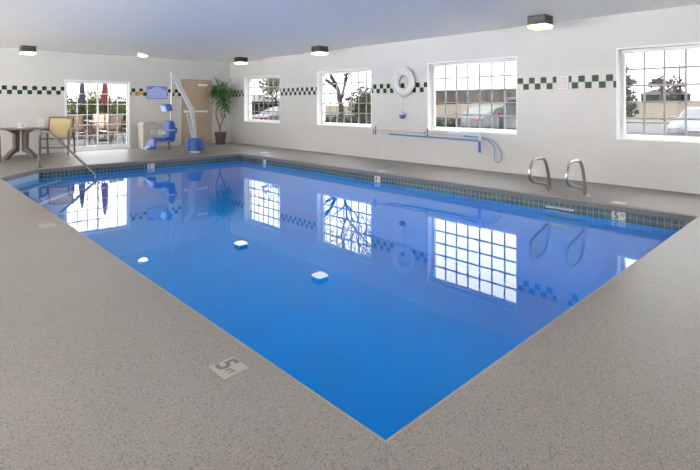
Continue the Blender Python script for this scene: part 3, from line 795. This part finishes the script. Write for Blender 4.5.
r = thing('pool_brush', 'white and blue pool brush hanging upright at the pole ends', 'brush', (8.325, 5.05, .56))
m = MB(); m.prism([(-.022, -.19), (.02, -.19), (.026, 0), (.026, .18), (.0, .205), (-.026, .18), (-.026, 0)], 0, -.015, .015); m.build('back', 'ring', r, bevel=.008)
MB().span((-.035, -.022, -.20), (.012, .022, .02)).build('bristles', 'navy', r, bevel=.006)
r = thing('skimmer_net', 'pale blue net head resting on the poles under the van window', 'net', (8.385, 5.72, .725))
m = MB(); m.torus((0, 0, 0), .115, .010, Matrix.Rotation(R(80), 3, 'Y') @ Matrix.Diagonal((.32, 1, 1)), 24, 6); m.build('rim', 'pale_blue', r)
m = MB(); m.box((0, .02, .005), (.03, .17, .05)); m.box((0, -.09, -.012), (.035, .09, .03)); m.build('netting', 'pale_blue', r, bevel=.012)

# ------------------------------------------------------------------ outdoors: ground
GZ = -.20
struct(MB().poly([(8.75, -40, GZ), (44, -40, GZ), (44, 80, GZ), (8.75, 80, GZ)]).build('ground', 'asphalt', smooth=0))
struct(MB().span((43.6, -40, GZ-.1), (44.0, 110, GZ+.13)).build('kerb_trim', 'kerb', smooth=0))
def field_z(x, y):
    t = min(1, max(0, (x-44)/50))
    return GZ+.05+2.0*t*t*(3-2*t) - .9*max(0, min(1, (y/x-.55)*3))*t + .15*noise.noise(Vector((x*.07, y*.07, 0)))
m = MB(); rows = []
for i in range(27):
    x = 44+i*5; row = []
    for j in range(45):
        y = -60+j*8
        row.append(m.bm.verts.new((x, y, field_z(x, y))))
    rows.append(row)
for a, b in zip(rows, rows[1:]):
    for j in range(44): m.bm.faces.new((a[j], b[j], b[j+1], a[j+1]))
struct(m.build('field_ground', 'field'))
struct(MB().poly([(XL-.2, 15.1, -.03), (8.75, 15.1, -.03), (8.75, 30, -.03), (XL-.2, 30, -.03)]).build('patio_ground', 'patio', smooth=0))
struct(MB().poly([(-30, 30, -.06), (8.75, 30, -.06), (8.75, 60, -.06), (-30, 60, -.06)]).build('lawn_ground', 'field', smooth=0))

# ------------------------------------------------------------------ outdoors: planting
def leaf_cloud(m, c, rad, n, size, rg, shell=.55):
    for _ in range(n):
        while True:
            v = Vector((rg.uniform(-1, 1), rg.uniform(-1, 1), rg.uniform(-1, 1)))
            if shell < v.length < 1: break
        p = Vector(c)+Vector((v.x*rad[0], v.y*rad[1], v.z*rad[2]))
        a = Vector((rg.gauss(0, 1), rg.gauss(0, 1), rg.gauss(0, 1))).normalized(); b = a.orthogonal().normalized(); k = size*rg.uniform(.6, 1.3)
        m.poly([p+a*k, p+b*k*.5, p-a*k, p-b*k*.5])
def bush(name, label, loc, rad, mat, n=700, size=.07, seed=1, stem=True, cat='shrub', group=None):
    rg = random.Random(seed); r = thing(name, label, cat, loc, 0, group)
    m = MB(); leaf_cloud(m, (0, 0, rad[2]*.98), rad, n, size, rg)
    mt = Matrix.Diagonal((rad[0]*.62, rad[1]*.62, rad[2]*.72))
    m.lathe([(math.sin(PI*i/8), -math.cos(PI*i/8)) for i in range(9)], (0, 0, rad[2]*.95), 14, mt)
    m.build('foliage', mat, r, smooth=0)
    m = MB()
    for k in range(4):
        a = k*PI/2+.4; m.tube([(0, 0, -.02), (math.cos(a)*rad[0]*.25, math.sin(a)*rad[1]*.25, rad[2]*.8)], [.03, .015], 6)
    m.build('stem', 'bark', r)
    return r
rg = random.Random(11)
hd = thing('hedge', 'low clipped green hedge outside below the forked tree window', 'hedge', (9.85, 9.2, GZ))
m = MB(); m.box((0, 0, .52), (.62, 4.8, 1.0)); leaf_cloud(m, (0, 0, .55), (.45, 2.6, .62), 10, .05, rg)
for i in range(3200):
    p = Vector((rg.uniform(-.37, .37), rg.uniform(-2.45, 2.45), 1.04+rg.uniform(-.05, .09))) if i % 2 else Vector((rg.choice((-.36, .34))+rg.uniform(-.05, .05), rg.uniform(-2.45, 2.45), rg.uniform(.05, 1.08)))
    a = Vector((rg.gauss(0, 1), rg.gauss(0, 1), rg.gauss(0, 1))).normalized(); b = a.orthogonal().normalized(); k = rg.uniform(.03, .06)
    m.poly([p+a*k, p+b*k*.5, p-a*k, p-b*k*.5])
m.build('foliage', 'hedge', hd, smooth=0)
m = MB()
for k in range(9): MB().tube([(0, -2.2+k*.55, -.02), (0, -2.2+k*.55, .2)], .03, 6).build('stem', 'bark', hd)

def bare_tree(label, loc, height, trunk, seed, mat='bark', depth=5, fork=.35, spread=.6, cat='tree', group=None, minr=.012):
    rg = random.Random(seed); r = thing('bare_tree', label, cat, loc, 0, group)
    mt = MB(); mbr = MB(); mtw = MB()
    def grow(p, d, ln, rad, lvl):
        pts = [p]; q = p.copy(); dd = d.copy(); n = 4
        for i in range(n):
            dd = (dd+Vector((rg.gauss(0, .10), rg.gauss(0, .10), .04))).normalized(); q = q+dd*ln/n; pts.append(q.copy())
        tgt = mt if lvl == 0 else (mbr if lvl < 3 else mtw)
        tgt.tube(pts, [max(minr, rad*(1-.42*i/n)) for i in range(n+1)], 8 if lvl == 0 else (6 if lvl < 3 else 4), cap=lvl < 3)
        if lvl >= depth: return
        k = 4 if lvl == 0 else rg.choice((2, 3, 3))
        a0 = rg.uniform(0, 2*PI)
        for j in range(k):
            ax = dd.orthogonal().normalized(); ax.rotate(Matrix.Rotation(a0+j*2*PI/k+rg.uniform(-.4, .4), 3, dd))
            nd = (dd+ax*spread*rg.uniform(.6, 1.25)).normalized()
            at = pts[-1] if j < 2 else pts[rg.choice((2, 3))]
            grow(at.copy(), nd, ln*(rg.uniform(.62, .86) if lvl else rg.uniform(.55, .75)), rad*(.60 if j < 2 else .45), lvl+1)
    grow(Vector((0, 0, -.05)), Vector((0, 0, 1)), height*fork, trunk, 0)
    mt.build('trunk', mat, r); mbr.build('branches', mat, r); mtw.build('twigs', 'twig', r)
    return r
bare_tree('bare grey forked tree standing behind the low hedge', (13.2, 14.27, GZ), 6.2, .135, 31, depth=6, fork=.36, spread=.72)
bush('shrub', 'tall yellow-green shrub right of the bare forked tree', (16.3, 16.05, GZ), (.85, .85, 1.25), 'olive', 1500, .09, 2)
bush('shrub', 'dark green rounded shrub in front of the yellow-green one', (12.4, 12.12, GZ), (.50, .50, .68), 'hedge', 900, .06, 3)
bush('shrub', 'small olive shrub beside the parked silver sedan', (16.5, 12.9, GZ), (.5, .5, .42), 'olive', 500, .05, 4)
# conifer by the near window
r = thing('conifer', 'dark green conifer at the left of the near window', 'tree', (27.6, 8.52, GZ))
rg = random.Random(8); m = MB()
for i in range(26):
    z = .9+i*.135; rad = .80*(1-(i/27)**1.6)+.12
    for k in range(9):
        a = rg.uniform(0, 2*PI); leaf_cloud(m, (math.cos(a)*rad*.6, math.sin(a)*rad*.6, z+rg.uniform(-.12, .12)), (rad*.45, rad*.45, .16), 13, .11, rg, .1)
m.build('foliage', 'conifer', r, smooth=0)
MB().tube([(0, 0, -.05), (.05, 0, 2), (0, .05, 4.1)], [.14, .09, .02], 8).build('trunk', 'bark', r)
bare_tree('wide bare tree beyond the brick house in the near window', (86, 20.6, field_z(86, 20.6)), 8.2, .34, 34, 'twig', 6, .20, .95, minr=.075)
bare_tree('smaller bare tree behind the dark conifer', (80, 24.6, field_z(80, 24.6)), 6.8, .30, 35, 'twig', 6, .22, .85, minr=.07)
# shrubs and small trees across the field behind the cars
rg = random.Random(17)
for k in range(9):
    y = 70-k*4.6; lab = ['red-brown shrub %s along the field edge behind the cars' % s for s in ('furthest left', 'second from the left', 'third from the left', 'fourth from the left', 'in the middle of the row', 'fourth from the right', 'third from the right', 'second from the right', 'furthest right')][k]
    bush('field_shrub', lab, (88+rg.uniform(-1, 1), y, field_z(88, y)-.05), (1.1, 2.0, .42), 'redshrub', 260, .22, 40+k, group='red-brown shrubs along the field edge')
for k, (x, y, h_) in enumerate(((104, 86, 4.2), (110, 96, 3.6), (106, 106, 4.6), (112, 118, 4.0))):
    bare_tree('distant bare tree, %s of the row behind the forked tree' % ('first from the right', 'second from the right', 'second from the left', 'leftmost')[k], (x, y, field_z(x, y)), h_+.6, .30, 60+k, 'twig', 5, .28, .8, minr=.10, group='distant bare trees')

# buildings
def house(label, loc, rotz, size, wall, roof, roofh, cat='house', name='brick_house', win=3):
    r = thing(name, label, cat, loc, rotz); sx, sy, sz = size
    MB().box((0, 0, sz/2-.5), (sx, sy, sz+1)).build('walls', wall, r, smooth=0)
    m = MB(); ex, ey = sx/2+.4, sy/2+.4
    if roofh > .3:
        b_ = [m.bm.verts.new(v) for v in ((-ex, -ey, sz), (ex, -ey, sz), (ex, ey, sz), (-ex, ey, sz))]
        t_ = [m.bm.verts.new(v) for v in ((0, -ey+sx*.45, sz+roofh), (0, ey-sx*.45, sz+roofh))]
        for f in ((b_[0], b_[1], t_[0]), (b_[1], b_[2], t_[1], t_[0]), (b_[2], b_[3], t_[1]), (b_[3], b_[0], t_[0], t_[1]), b_[::-1]): m.bm.faces.new(f)
    else: m.box((0, 0, sz+.1), (sx+.3, sy+.3, .3))
    m.build('roof', roof, r, smooth=0)
    for k in range(win):
        y = -sy/2+sy*(k+.5)/win; MB().span((-sx/2-.05, y-.45, sz*.35), (-sx/2+.02, y+.45, sz*.8)).build('window', 'carglass', r, smooth=0)
    return r
house('low brick house with a hipped roof beyond the field in the near window', (96, 22.3, field_z(96, 22.3)), 0, (4, 6.4, 1.2), 'brick', 'roof', 1.0)
house('pale low house left of the brick house', (108, 37.0, field_z(108, 37)), 0, (5, 6, 1.2), 'pale_wall', 'pale_wall', .7, name='pale_house', win=2)
house('pale low house right of the brick house', (104, 13.2, field_z(104, 13.2)), 0, (5, 6, 1.5), 'pale_wall', 'roof', .9, name='pale_house', win=2)
house('long tan block building behind the parked van and sedan', (112, 62, field_z(106, 62)-.2), 0, (14, 30, 3.4), 'tan_wall', 'tan_wall', .2, 'building', 'long_building', 5)
house('white house beyond the field seen right of the forked tree', (100, 97, field_z(100, 97)), 0, (5, 6, 1.5), 'pale_wall', 'pale_wall', .8, name='white_house', win=3)
house('brick building behind the white car in the far window', (22, 37, GZ), R(15), (6, 9, 1.75), 'brick', 'pale_wall', .55, 'building', 'brick_building', 0)
bare_tree('brown-leaved tree behind the white car in the far window', (17.0, 24.6, GZ), 4.6, .15, 71, 'bark', 6, .28, .7, minr=.016)
wt = [o for o in bpy.data.objects if o.get('label', '').startswith('brown-leaved')][0]
rg = random.Random(72); m = MB()
for _ in range(95): leaf_cloud(m, (rg.gauss(0, .75), rg.gauss(0, .75), 2.9+rg.gauss(0, .6)), (.35, .35, .3), 20, .10, rg, .1)
m.build('foliage', 'patio_bush', wt, smooth=0)
bush('shrub', 'olive brown tall shrub at the right of the far window', (13.0, 23.6, GZ), (.9, .9, 1.3), 'patio_bush', 420, .09, 73)
r = thing('utility_pole', 'thin wooden utility pole rising in front of the brick house', 'utility pole', (82, 17.3, field_z(82, 17.3)))
MB().tube([(0, 0, -.3), (0, 0, 5.6)], [.13, .09], 8).build('post', 'bark', r)
MB().span((-.06, -.9, 5.0), (.06, .9, 5.14)).build('cross_arm', 'bark', r)

# ------------------------------------------------------------------ cars
def car(name, label, loc, rotz, paint, kind):
    """points along +X in its own frame, origin on the ground under its middle"""
    r = thing(name, label, 'car', loc, rotz)
    if kind == 'sedan':
        Ln, Wd, Ht, belt = 4.6, 1.78, 1.42, .90
        prof = [(-2.28, .34), (-2.30, .62), (-2.26, .88), (-2.14, .97), (-1.62, 1.00), (-1.05, 1.32), (-.70, 1.41), (-.1, 1.42), (.35, 1.36), (1.10, .98), (1.75, .89), (2.14, .76), (2.28, .60), (2.30, .40), (2.22, .24), (-2.18, .26)]
        rear, roofx, front = (4, 5), (-.85, .25), (8, 9)
        sidewin = [[(-1.30, 1.00), (-.93, 1.28), (-.55, 1.345), (-.45, 1.345), (-.45, .98)], [(-.38, .98), (-.38, 1.345), (.10, 1.34), (.34, 1.29), (.92, .98)]]
        wb = 1.36
    else:
        Ln, Wd, Ht, belt = 4.9, 1.92, 1.78, 1.0
        prof = [(-2.42, .36), (-2.45, .66), (-2.40, 1.00), (-2.26, 1.40), (-2.10, 1.66), (-1.85, 1.76), (-.6, 1.79), (.25, 1.74), (.55, 1.66), (1.35, 1.06), (2.05, .95), (2.36, .78), (2.44, .50), (2.34, .26), (-2.32, .28)]
        rear, front = (2, 4), (8, 9)
        sidewin = [[(-2.12, 1.06), (-1.98, 1.50), (-1.86, 1.60), (-1.20, 1.62), (-1.20, 1.04)], [(-1.12, 1.04), (-1.12, 1.62), (-.25, 1.64), (-.25, 1.03)], [(-.17, 1.03), (-.17, 1.64), (.25, 1.61), (.50, 1.54), (1.12, 1.05)]]
        wb = 1.45
    def hw(z): return Wd/2*(1-.20*max(0, (z-belt)/(Ht-belt)) - .06*max(0, (.5-z)/.3))
    m = MB(); n = len(prof)
    # cross layers: side, slightly inset shoulders give a rounded plan at the ends
    fr = [(-1, 1.0), (-.82, 1.0), (0, 1.0), (.82, 1.0), (1, 1.0)]
    layers = []
    for (k, _) in fr:
        lay = []
        for (x, z) in prof:
            xs = x*(1-.055*(abs(k) > .9))
            lay.append(m.bm.verts.new((xs, k*hw(z), z)))
        layers.append(lay)
    for a, b in zip(layers, layers[1:]):
        for i in range(n): m.bm.faces.new((a[i], a[(i+1) % n], b[(i+1) % n], b[i]))
    m.bm.faces.new(layers[0]); m.bm.faces.new(layers[-1][::-1])
    bmesh.ops.triangulate(m.bm, faces=[f for f in m.bm.faces if len(f.verts) > 4])
    body = m.build('body', paint, r, bevel=.035, smooth=40, segs=2)
    for s in (-1, 1):
        for poly in sidewin:
            w = MB(); w.poly([(x*.985, s*(hw(z)+.012), z) for x, z in poly]); g_ = w.build('side_window', 'carglass', r, smooth=0)
            md = g_.modifiers.new('t', 'SOLIDIFY'); md.thickness = .012
    def screen(i, j, nm):
        (x0, z0), (x1, z1) = prof[i], prof[j]; dx, dz = x1-x0, z1-z0; l = math.hypot(dx, dz); nx, nz = -dz/l, dx/l
        if nz < 0: nx, nz = -nx, -nz
        p = lambda t, k: (x0+dx*t+nx*.010, k*hw(z0+dz*t)*.86, z0+dz*t+nz*.010)
        w = MB(); w.poly([p(.10, -1), p(.10, 1), p(.92, 1), p(.92, -1)]); g_ = w.build(nm, 'carglass', r, smooth=0)
        md = g_.modifiers.new('t', 'SOLIDIFY'); md.thickness = .012
    screen(*rear, 'rear_window'); screen(*front, 'windscreen')
    for sx in (-1, 1):
        for s in (-1, 1):
            rot = Matrix.Rotation(R(90), 3, 'X'); cx = sx*wb; cy = s*(Wd/2-.11)
            wh = MB().lathe([(.20, -.10), (.31, -.10), (.33, -.07), (.33, .07), (.31, .10), (.20, .10)], (cx, cy, .33), 24, rot).build('wheel', 'tyre', r)
            MB().lathe([(0, -.085), (.20, -.095), (.205, .095), (0, .085)], (cx, cy, .33), 16, rot).build('hub', 'hub', wh)
            MB().lathe([(0, -.02), (.385, -.02), (.385, .02), (0, .02)], (cx, s*(Wd/2-.012), .36), 24, rot).build('wheel_arch', 'tyre', r)
    xe = prof[1][0]
    for s in (-1, 1):
        if kind == 'sedan': MB().box((xe+.075, s*.60, .80), (.12, .46, .14)).build('tail_lamp', 'tail', r, bevel=.02)
        else: MB().box((xe+.16, s*.83, 1.02), (.14, .14, .42)).build('tail_lamp', 'tail', r, bevel=.02)
        MB().box((2.16, s*.66, .68), (.16, .36, .14), Matrix.Rotation(R(s*-14), 3, 'Z')).build('head_lamp', 'headlamp', r, bevel=.03)
        MB().box((front and (1.02 if kind == 'sedan' else 1.22), s*(Wd/2+.05), 1.02 if kind == 'sedan' else 1.12), (.12, .20, .13)).build('mirror', 'black', r, bevel=.03)
    MB().box((xe+.0, 0, .76), (.05, .50, .14)).build('number_plate', 'plate', r)
    MB().box((xe+.03, 0, .47), (.14, Wd*.88, .16)).build('rear_bumper', paint, r, bevel=.03)
    MB().box((2.24, 0, .42), (.16, Wd*.86, .14)).build('front_bumper', 'black', r, bevel=.03)
    MB().box((2.25, 0, .62), (.10, .62, .09)).build('grille', 'black', r, bevel=.02)
    if kind == 'van': MB().box((-2.20, 0, 1.72), (.26, 1.4, .06)).build('spoiler', 'black', r, bevel=.02)
    return r
car('white_sedan', 'white car with a red tail lamp parked outside the far window', (15.6, 20.9, GZ), 0, 'carwhite', 'sedan')
car('silver_sedan', 'silver-green sedan with red tail lamps parked outside left of the grey van', (21.6, 12.35, GZ), R(-3), 'carsilver', 'sedan')
car('grey_van', 'tall grey van parked outside right of the silver-green sedan', (18.6, 8.15, GZ), R(-2), 'cargrey', 'van')
car('white_car', 'white car facing the building outside the near window', (21.3, 3.55, GZ), R(180), 'carwhite', 'sedan')

# ------------------------------------------------------------------ patio behind the sliding door
sling_p = sling_chair('bleached brown sling chair with its back to the glass door', (5.36, 17.55, -.03), R(205), 'sling2', 'patio chairs')
dup(sling_p, (5.85, 19.98, -.03), R(-8), 'brown patio chair on the far side of the red umbrella table')
dup(sling_p, (6.52, 19.2, -.03), R(-70), 'brown patio chair right of the red umbrella table')
dup(sling_p, (4.45, 17.9, -.03), R(150), 'brown patio chair at the left of the glass door, before the blue umbrella')
def patio_set(loc, lab_t, lab_u, mat):
    r = thing('patio_table', lab_t, 'table', loc, 0, 'patio tables')
    MB().lathe([(0, .69), (.52, .69), (.54, .70), (.54, .715), (0, .72)], seg=32).build('tabletop', 'brown_metal', r)
    for k in range(4):
        a = k*PI/2+.5; MB().tube([(math.cos(a)*.42, math.sin(a)*.42, 0), (math.cos(a)*.38, math.sin(a)*.38, .69)], .018, 8).build('leg', 'brown_metal', r)
    u = thing('patio_umbrella', lab_u, 'umbrella', loc, 0, 'folded patio umbrellas')
    MB().lathe([(0, 0), (.24, 0), (.24, .05), (.06, .09), (0, .09)], seg=24).build('base', 'iron', u)
    MB().tube([(0, 0, .05), (0, 0, 2.36)], .02, 10).build('pole', 'iron', u)
    m = MB(); seg = 24; rr = []
    for (rad, z) in ((.02, 2.40), (.045, 2.28), (.075, 1.95), (.10, 1.55), (.11, 1.36), (.095, 1.26), (.05, 1.24)):
        rr.append([m.bm.verts.new((rad*(1+.22*math.cos(8*2*PI*k/seg*1.0))*math.cos(2*PI*k/seg), rad*(1+.22*math.cos(8*2*PI*k/seg))*math.sin(2*PI*k/seg), z)) for k in range(seg)])
    for a, b in zip(rr, rr[1:]):
        for k in range(seg): m.bm.faces.new((a[k], a[(k+1) % seg], b[(k+1) % seg], b[k]))
    m.build('canopy', mat, u)
patio_set((5.66, 19.05, -.03), 'round dark patio table under the red umbrella', 'folded red umbrella standing through the patio table', 'umb_red')
patio_set((5.38, 20.9, -.03), 'round dark patio table under the slate blue umbrella', 'folded slate blue umbrella standing on the patio', 'umb_blue')
r = thing('railing_fence', 'dark iron railing fence along the far side of the patio', 'fence', (0, 22.4, -.03))
m = MB(); m.span((-2, -.02, 1.42), (11, .02, 1.47)); m.span((-2, -.02, .12), (11, .02, .16)); m.build('rail', 'iron', r, smooth=0)
for k in range(7): MB().span((-2+k*2.16, -.035, 0), (-1.93+k*2.16, .035, 1.55)).build('post', 'iron', r)
m = MB()
for k in range(104): x = -1.95+k*.124; m.span((x-.008, -.008, .16), (x+.008, .008, 1.42))
m.build('balusters', 'iron', r, smooth=0)
spots = [(3.6, 23.7, 1.5, 'leftmost'), (5.1, 25.1, 1.62, 'second from the left'), (6.6, 23.7, 1.45, 'behind the red umbrella'), (8.2, 25.2, 1.3, 'right of the red umbrella'), (9.8, 23.8, 1.3, 'rightmost')]
for k, (x, y, hh, s) in enumerate(spots):
    bush('patio_bush', 'tall olive bush beyond the patio fence, %s' % s if 'umbrella' not in s else 'tall olive bush beyond the patio fence, %s' % s, (x, y, -.06), (1.05, .9, hh*.70), 'patio_bush', 1300, .09, 80+k, group='bushes beyond the patio fence')

# ------------------------------------------------------------------ sky, camera, output
wd = bpy.data.worlds.new('overcast sky'); scene.world = wd; wd.use_nodes = True
nt = wd.node_tree; nt.nodes.clear()
tc = nt.nodes.new('ShaderNodeTexCoord'); sep = nt.nodes.new('ShaderNodeSeparateXYZ'); nt.links.new(tc.outputs['Generated'], sep.inputs[0])
rp = nt.nodes.new('ShaderNodeValToRGB'); nt.links.new(sep.outputs[2], rp.inputs[0])
rp.color_ramp.elements[0].position = 0; rp.color_ramp.elements[0].color = (.140, .138, .136, 1); rp.color_ramp.elements[1].position = 1; rp.color_ramp.elements[1].color = (.98, .98, .98, 1)
e_ = rp.color_ramp.elements.new(.5); e_.color = (.275, .272, .27, 1)   # bright overcast: far brighter overhead than at the horizon
bg = nt.nodes.new('ShaderNodeBackground'); bg.inputs[1].default_value = 60.0; nt.links.new(rp.outputs[0], bg.inputs[0])
wo = nt.nodes.new('ShaderNodeOutputWorld'); nt.links.new(bg.outputs[0], wo.inputs[0])

cam = bpy.data.cameras.new('camera'); co = bpy.data.objects.new('camera', cam); COL.objects.link(co)
co.location = (0, 0, 1.29); co.rotation_euler = (R(90), 0, R(-43.6))
cam.sensor_width = 36; cam.lens = 480/700*36; cam.shift_y = -130/700; cam.clip_start = .05; cam.clip_end = 500
scene.camera = co
vs = scene.view_settings; vs.view_transform = 'Standard'; vs.look = 'None'; vs.gamma = 1; vs.use_curve_mapping = False; vs.exposure = 0.62
scene.cycles.caustics_reflective = False; scene.cycles.caustics_refractive = False
scene.cycles.max_bounces = 12; scene.cycles.diffuse_bounces = 6; scene.cycles.transparent_max_bounces = 16
scene.cycles.sample_clamp_indirect = 8
